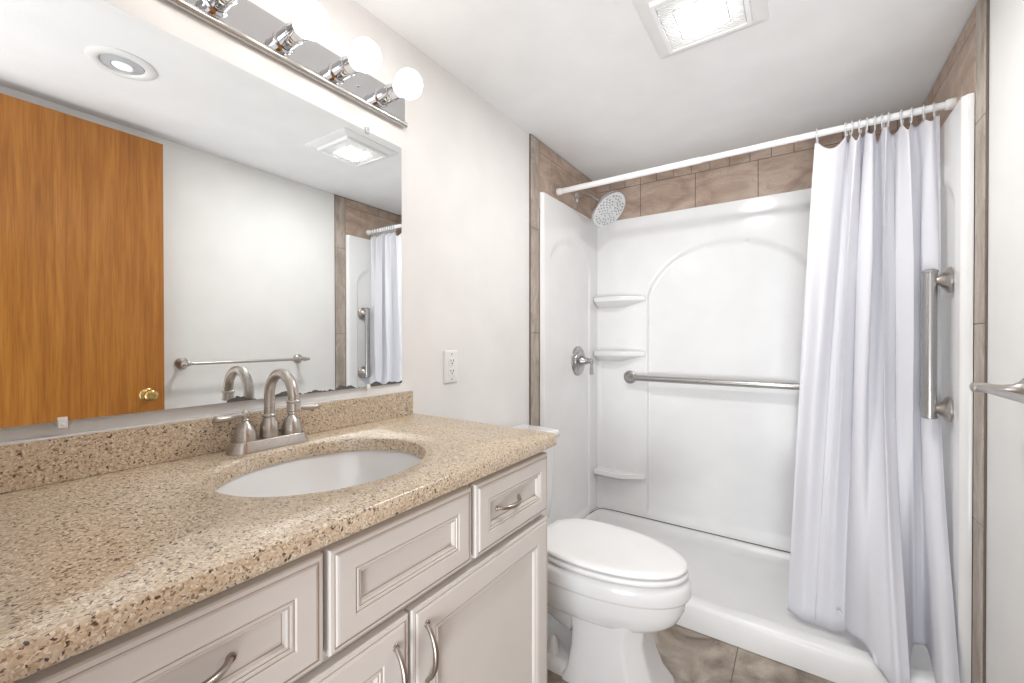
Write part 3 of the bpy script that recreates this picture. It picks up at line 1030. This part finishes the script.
# ================================================================== VANITY LIGHT
vl = thing('vanity_light', (0.0, 0.535, 1.94), 'chrome vanity light bar with a row of lit globe bulbs above the mirror', 'light fixture')
LY0, LY1, LZ0, LZ1 = 0.123, 0.960, 1.902, 2.006
bm = B()
sec = [(0.0008, LZ0), (0.006, LZ0 + 0.002), (0.009, LZ0 + 0.010), (0.009, LZ1 - 0.004), (0.006, LZ1), (0.0008, LZ1)]
loft(bm, [[(x, LY0, z) for x, z in sec], [(x, LY1, z) for x, z in sec]])
finish('back_plate', bm, 'chrome', vl, bevel=0.001)
bm = B()
add_tube(bm, [(0.0125, LY0, LZ0 + 0.004), (0.0125, 0.5, LZ0 + 0.004), (0.0125, LY1 + 0.001, LZ0 + 0.004)], 0.0095, 20)
finish('bottom_rail', bm, 'rail', vl, smooth='auto')
bm = B()
add_lathe(bm, (0.009, 0.78, 1.95), (1, 0, 0), [(0.004, 0), (0.004, 0.003), (0.002, 0.005)], 12)
finish('screw', bm, 'chrome', vl, smooth='auto')
BZ = 1.953
for k in range(5):
    by = 0.863 - 0.1515 * k
    bm = B()
    add_lathe(bm, (0.0088, by, BZ), (1, 0, 0), [(0.028, 0), (0.028, 0.002), (0.0225, 0.005), (0.0225, 0.048), (0.0240, 0.049), (0.0240, 0.053), (0.0225, 0.054), (0.0225, 0.076), (0.0238, 0.077), (0.0238, 0.084), (0.015, 0.084)], 40)
    so = finish('socket', bm, 'chrome', vl, smooth='auto', angle=35)
    bm = B()
    Rb, cx = 0.0405, 0.046
    pr = [(0.012, 0.0), (0.0145, 0.005)] + [(Rb * math.sin(math.radians(22 + 157 * q / 16)), cx - Rb * math.cos(math.radians(22 + 157 * q / 16))) for q in range(17)]
    add_lathe(bm, (0.0905, by, BZ), (1, 0, 0), pr, 32)
    finish('globe_bulb', bm, 'bulb', so, smooth=True)

# ================================================================== OUTLET
ou = thing('wall_outlet', (0.0, 1.19, 1.086), 'white wall outlet plate between the mirror and the shower', 'outlet')
bm = B()
oy, oz = 1.1905, 1.0855
def orect(hy_, hz_, x, r):
    return [(x, oy + a, oz + b) for a, b in rounded_rect(-hy_, hy_, -hz_, hz_, r, 4)]
loft(bm, [orect(0.0375, 0.0635, 0.0008, 0.003), orect(0.0375, 0.0635, 0.002, 0.003), orect(0.033, 0.059, 0.0065, 0.003), orect(0.031, 0.057, 0.007, 0.003)])
finish('cover_plate', bm, 'plastic', ou, smooth='auto', angle=25)
for dz in (0.0195, -0.0195):
    bm = B()
    loft(bm, [[(0.0072, oy + a, oz + dz + b) for a, b in rounded_rect(-0.017, 0.017, -0.014, 0.014, 0.008, 5)], [(0.0088, oy + a, oz + dz + b) for a, b in rounded_rect(-0.0165, 0.0165, -0.0135, 0.0135, 0.008, 5)]])
    rc_ = finish('receptacle', bm, 'bright_plastic', ou)
    for a0, a1 in ((-0.008, -0.0053), (0.0053, 0.008)):
        bm = B(); add_box(bm, 0.0089, 0.0093, oy + a0, oy + a1, oz + dz - 0.001, oz + dz + 0.0085)
        finish('slot', bm, 'dark', rc_)
    bm = B(); add_lathe(bm, (0.0089, oy, oz + dz - 0.0065), (1, 0, 0), [(0.0032, 0), (0.0032, 0.0004)], 12)
    finish('ground_hole', bm, 'dark', rc_)
for dz in (0.048, -0.048):
    bm = B()
    add_lathe(bm, (0.0070, oy, oz + dz), (1, 0, 0), [(0.003, 0), (0.003, 0.0008), (0.0015, 0.0014)], 12)
    finish('screw', bm, 'steel', ou, smooth='auto')

# ================================================================== CEILING FIXTURES
VX, VY = 0.853, 1.390
fn = thing('ceiling_fan_light', (VX, VY, ZC), 'square white ceiling exhaust fan with a lit centre lens and slatted grille', 'ceiling light')
bm = B()
def sq(h, z, r=0.01):
    return [(VX + a, VY + b, z) for a, b in rounded_rect(-h, h, -h, h, r, 4)]
loft(bm, [sq(0.167, ZC - 0.0004), sq(0.167, ZC - 0.004), sq(0.160, ZC - 0.008), sq(0.130, ZC - 0.013), sq(0.128, ZC - 0.013)])
finish('cover_plate', bm, 'plastic', fn, smooth='auto', angle=30)
bm = B()
zf0, zf1 = ZC - 0.0132, ZC - 0.026
o_ = [sq(0.127, zf0, 0.006), sq(0.124, zf1, 0.006), sq(0.112, zf1, 0.004), sq(0.110, zf0 - 0.004, 0.004)]
loft(bm, o_, True, True)
finish('grille_frame', bm, 'bright_plastic', fn, smooth='auto', angle=30)
LH = 0.066
nsl = 24
slats = []
for k in range(nsl):
    yy = VY - 0.106 + 0.212 * (k + 0.5) / nsl
    segs = [(VX - 0.109, VX + 0.109)] if abs(yy - VY) > LH + 0.004 else [(VX - 0.109, VX - LH - 0.004), (VX + LH + 0.004, VX + 0.109)]
    for a, b in segs:
        bm = B()
        add_box(bm, a, b, yy - 0.0026, yy + 0.0026, zf1 + 0.001, zf0 - 0.0045)
        finish('slat', bm, 'plastic', fn)
bm = B()
loft(bm, [sq(LH, zf0 - 0.0046, 0.003), sq(LH, zf1 - 0.001, 0.003), sq(LH - 0.004, zf1 - 0.003, 0.003)])
for f in bm.faces:
    f.normal_update()
    f.material_index = 0 if abs(f.normal.z) > 0.3 and f.calc_center_median().z < zf0 - 0.006 else 1
finish('lens', bm, ['fan_lens', 'plastic'], fn, smooth='auto', angle=30)

cn = thing('recessed_light', (0.972, 0.497, ZC), 'round recessed ceiling downlight with a clear reflector lamp, seen in the mirror', 'ceiling light')
bm = B()
add_lathe(bm, (0.972, 0.497, ZC - 0.0004), (0, 0, -1), [(0.098, 0), (0.098, 0.002), (0.092, 0.006), (0.080, 0.009), (0.068, 0.009), (0.064, 0.006), (0.062, 0.0005)], 48, cap0=False, cap1=False)
finish('trim_ring', bm, 'plastic', cn, smooth='auto', angle=50)
bm = B()
add_lathe(bm, (0.972, 0.497, ZC - 0.0006), (0, 0, -1), [(0.0615, 0), (0.060, 0.003), (0.050, 0.006), (0.034, 0.0085), (0.032, 0.0065), (0.018, 0.008), (0.017, 0.011), (0.004, 0.012)], 40)
M['lamp_glass'] = plain('grey_lamp_glass', (0.50, 0.52, 0.54), 0.12)
lm = finish('reflector_lamp', bm, 'lamp_glass', cn, smooth='auto', angle=30)
bm = B()
add_lathe(bm, (0.972, 0.497, ZC - 0.009), (0, 0, -1), [(0.030, 0), (0.026, 0.003), (0.012, 0.0055), (0.002, 0.006)], 32)
finish('lamp_lens', bm, 'can_lamp', lm, smooth=True)

# ================================================================== TOILET
TY = 1.445
to = thing('toilet', (0.45, TY, 0.0), 'white elongated toilet with closed lid between the vanity and the shower', 'toilet')
def egg(xb, xf, hw, z, n=64, sqr=2.0, wx=0.42):
    """plan outline: rounder at the front xf, squarer at the back xb; widest at xb+(xf-xb)*wx"""
    xm = xb + (xf - xb) * wx
    pts = []
    for i in range(n):
        a = 2 * math.pi * i / n
        c, s_ = math.cos(a), math.sin(a)
        e = 2.0 / sqr
        yy = hw * math.copysign(abs(s_) ** e, s_)
        if c >= 0:
            xx = xm + (xf - xm) * abs(c) ** e
        else:
            e2 = 2.0 / 2.8
            yy = hw * math.copysign(abs(s_) ** e2, s_)
            xx = xm - (xm - xb) * abs(c) ** e2
        pts.append((xx, TY + yy, z))
    return pts
# bowl: rim, band, belly, waist
bm = B()
loft(bm, [egg(0.30, 0.64, 0.0700, 0.206), egg(0.26, 0.69, 0.1000, 0.210), egg(0.24, 0.738, 0.1290, 0.227), egg(0.23, 0.774, 0.1500, 0.26), egg(0.225, 0.794, 0.1620, 0.30), egg(0.22, 0.800, 0.1670, 0.334), egg(0.22, 0.801, 0.1675, 0.339),
          egg(0.22, 0.810, 0.1750, 0.343), egg(0.22, 0.815, 0.1780, 0.352), egg(0.22, 0.813, 0.1770, 0.385), egg(0.222, 0.806, 0.1730, 0.400), egg(0.232, 0.794, 0.1630, 0.405)])
finish('bowl', bm, 'ceramic', to, smooth='auto', angle=60)
# pedestal with a chamfered front column, trapway and foot
bm = B()
def ped(x0, x1, hw, z, ch):
    return [(x0, TY - hw, z), (x1 - ch, TY - hw, z), (x1, TY - hw + ch, z), (x1, TY + hw - ch, z), (x1 - ch, TY + hw, z), (x0, TY + hw, z)]
def ped_r(x0, x1, hw, z, ch):
    base = ped(x0, x1, hw, z, ch)
    out = []
    n = len(base)
    for i in range(n):
        p0, p1, p2 = Vector(base[i - 1]), Vector(base[i]), Vector(base[(i + 1) % n])
        r = 0.012
        a = p1 + (p0 - p1).normalized() * r
        b = p1 + (p2 - p1).normalized() * r
        for t in (0, 0.33, 0.67, 1):
            out.append(tuple((a * (1 - t) + p1 * t) * (1 - t) + (p1 * (1 - t) + b * t) * t))
    return out
loft(bm, [ped_r(0.415, 0.748, 0.140, 0.0, 0.062), ped_r(0.415, 0.743, 0.138, 0.012, 0.062), ped_r(0.43, 0.713, 0.124, 0.05, 0.058), ped_r(0.438, 0.690, 0.114, 0.11, 0.055), ped_r(0.44, 0.675, 0.110, 0.17, 0.052), ped_r(0.435, 0.680, 0.112, 0.215, 0.052), ped_r(0.43, 0.695, 0.116, 0.25, 0.055)])
finish('pedestal', bm, 'ceramic', to, smooth='auto', angle=45)
bm = B()
loft(bm, [[(x, y, 0.0) for x, y in rounded_rect(0.12, 0.45, TY - 0.130, TY + 0.130, 0.03)], [(x, y, 0.035) for x, y in rounded_rect(0.12, 0.45, TY - 0.127, TY + 0.127, 0.03)], [(x, y, 0.047) for x, y in rounded_rect(0.13, 0.45, TY - 0.115, TY + 0.115, 0.03)]])
finish('foot', bm, 'ceramic', to, smooth='auto', angle=50)
bm = B()
add_tube(bm, smooth_path([(0.42, TY, 0.16), (0.33, TY, 0.19), (0.25, TY, 0.25), (0.19, TY, 0.24), (0.17, TY, 0.15), (0.17, TY, 0.03)], 8), 0.070, 28)
finish('trapway', bm, 'ceramic', to, smooth=True)
for sg in (-1, 1):
    bm = B()
    add_lathe(bm, (0.360, TY + sg * 0.093, 0.046), (0, 0, 1), [(0.023, 0), (0.022, 0.015), (0.016, 0.042), (0.013, 0.052), (0.006, 0.058), (0.001, 0.059)], 20)
    finish('bolt_cap', bm, 'plastic', to, smooth='auto', angle=60)
# tank
bm = B()
def tk(x0, x1, hw, z, r=0.03):
    return [(x, y, z) for x, y in rounded_rect(x0, x1, TY - hw, TY + hw, r)]
loft(bm, [tk(0.03, 0.19, 0.17, 0.395), tk(0.02, 0.20, 0.185, 0.41), tk(0.016, 0.207, 0.198, 0.50), tk(0.014, 0.213, 0.208, 0.755)])
finish('tank', bm, 'ceramic', to, smooth='auto', angle=50)
bm = B()
loft(bm, [tk(0.012, 0.222, 0.215, 0.756), tk(0.009, 0.230, 0.222, 0.762), tk(0.009, 0.231, 0.223, 0.780), tk(0.014, 0.225, 0.217, 0.790), tk(0.03, 0.20, 0.20, 0.793)])
finish('tank_lid', bm, 'ceramic', to, smooth='auto', angle=60)
bm = B()
loft(bm, [tk(0.10, 0.26, 0.11, 0.30, 0.02), tk(0.06, 0.29, 0.13, 0.396, 0.02)])
finish('tank_shelf', bm, 'ceramic', to, smooth='auto', angle=50)
bm = B()
add_lathe(bm, (0.213, TY - 0.14, 0.71), (1, 0, 0), [(0.014, 0), (0.014, 0.006), (0.008, 0.010), (0.007, 0.018)], 18)
add_tube(bm, [(0.230, TY - 0.14, 0.71), (0.234, TY - 0.10, 0.705), (0.236, TY - 0.06, 0.70)], [0.006, 0.0055, 0.007], 12)
finish('flush_lever', bm, 'chrome', to, smooth='auto')
# seat ring and lid
bm = B()
loft(bm, [egg(0.30, 0.765, 0.1430, 0.4052), egg(0.30, 0.765, 0.1430, 0.4100), egg(0.275, 0.802, 0.1710, 0.4102), egg(0.273, 0.805, 0.1730, 0.4135), egg(0.273, 0.805, 0.1730, 0.423), egg(0.278, 0.799, 0.1680, 0.427), egg(0.30, 0.765, 0.1410, 0.4272), egg(0.30, 0.765, 0.1410, 0.4318)])
finish('seat', bm, 'plastic', to, smooth='auto', angle=60)
bm = B()
loft(bm, [egg(0.276, 0.797, 0.1660, 0.4320), egg(0.274, 0.802, 0.1700, 0.435), egg(0.274, 0.802, 0.1700, 0.4405), egg(0.278, 0.796, 0.1650, 0.4465), egg(0.30, 0.770, 0.1440, 0.4495), egg(0.36, 0.69, 0.0850, 0.4515)])
finish('lid', bm, 'bright_plastic', to, smooth='auto', angle=60)
for sg in (-1, 1):
    bm = B()
    add_lathe(bm, (0.285, TY + sg * 0.07 - 0.02, 0.434), (0, 1, 0), [(0.011, 0), (0.012, 0.003), (0.012, 0.037), (0.011, 0.04)], 16)
    finish('hinge', bm, 'plastic', to, smooth='auto')
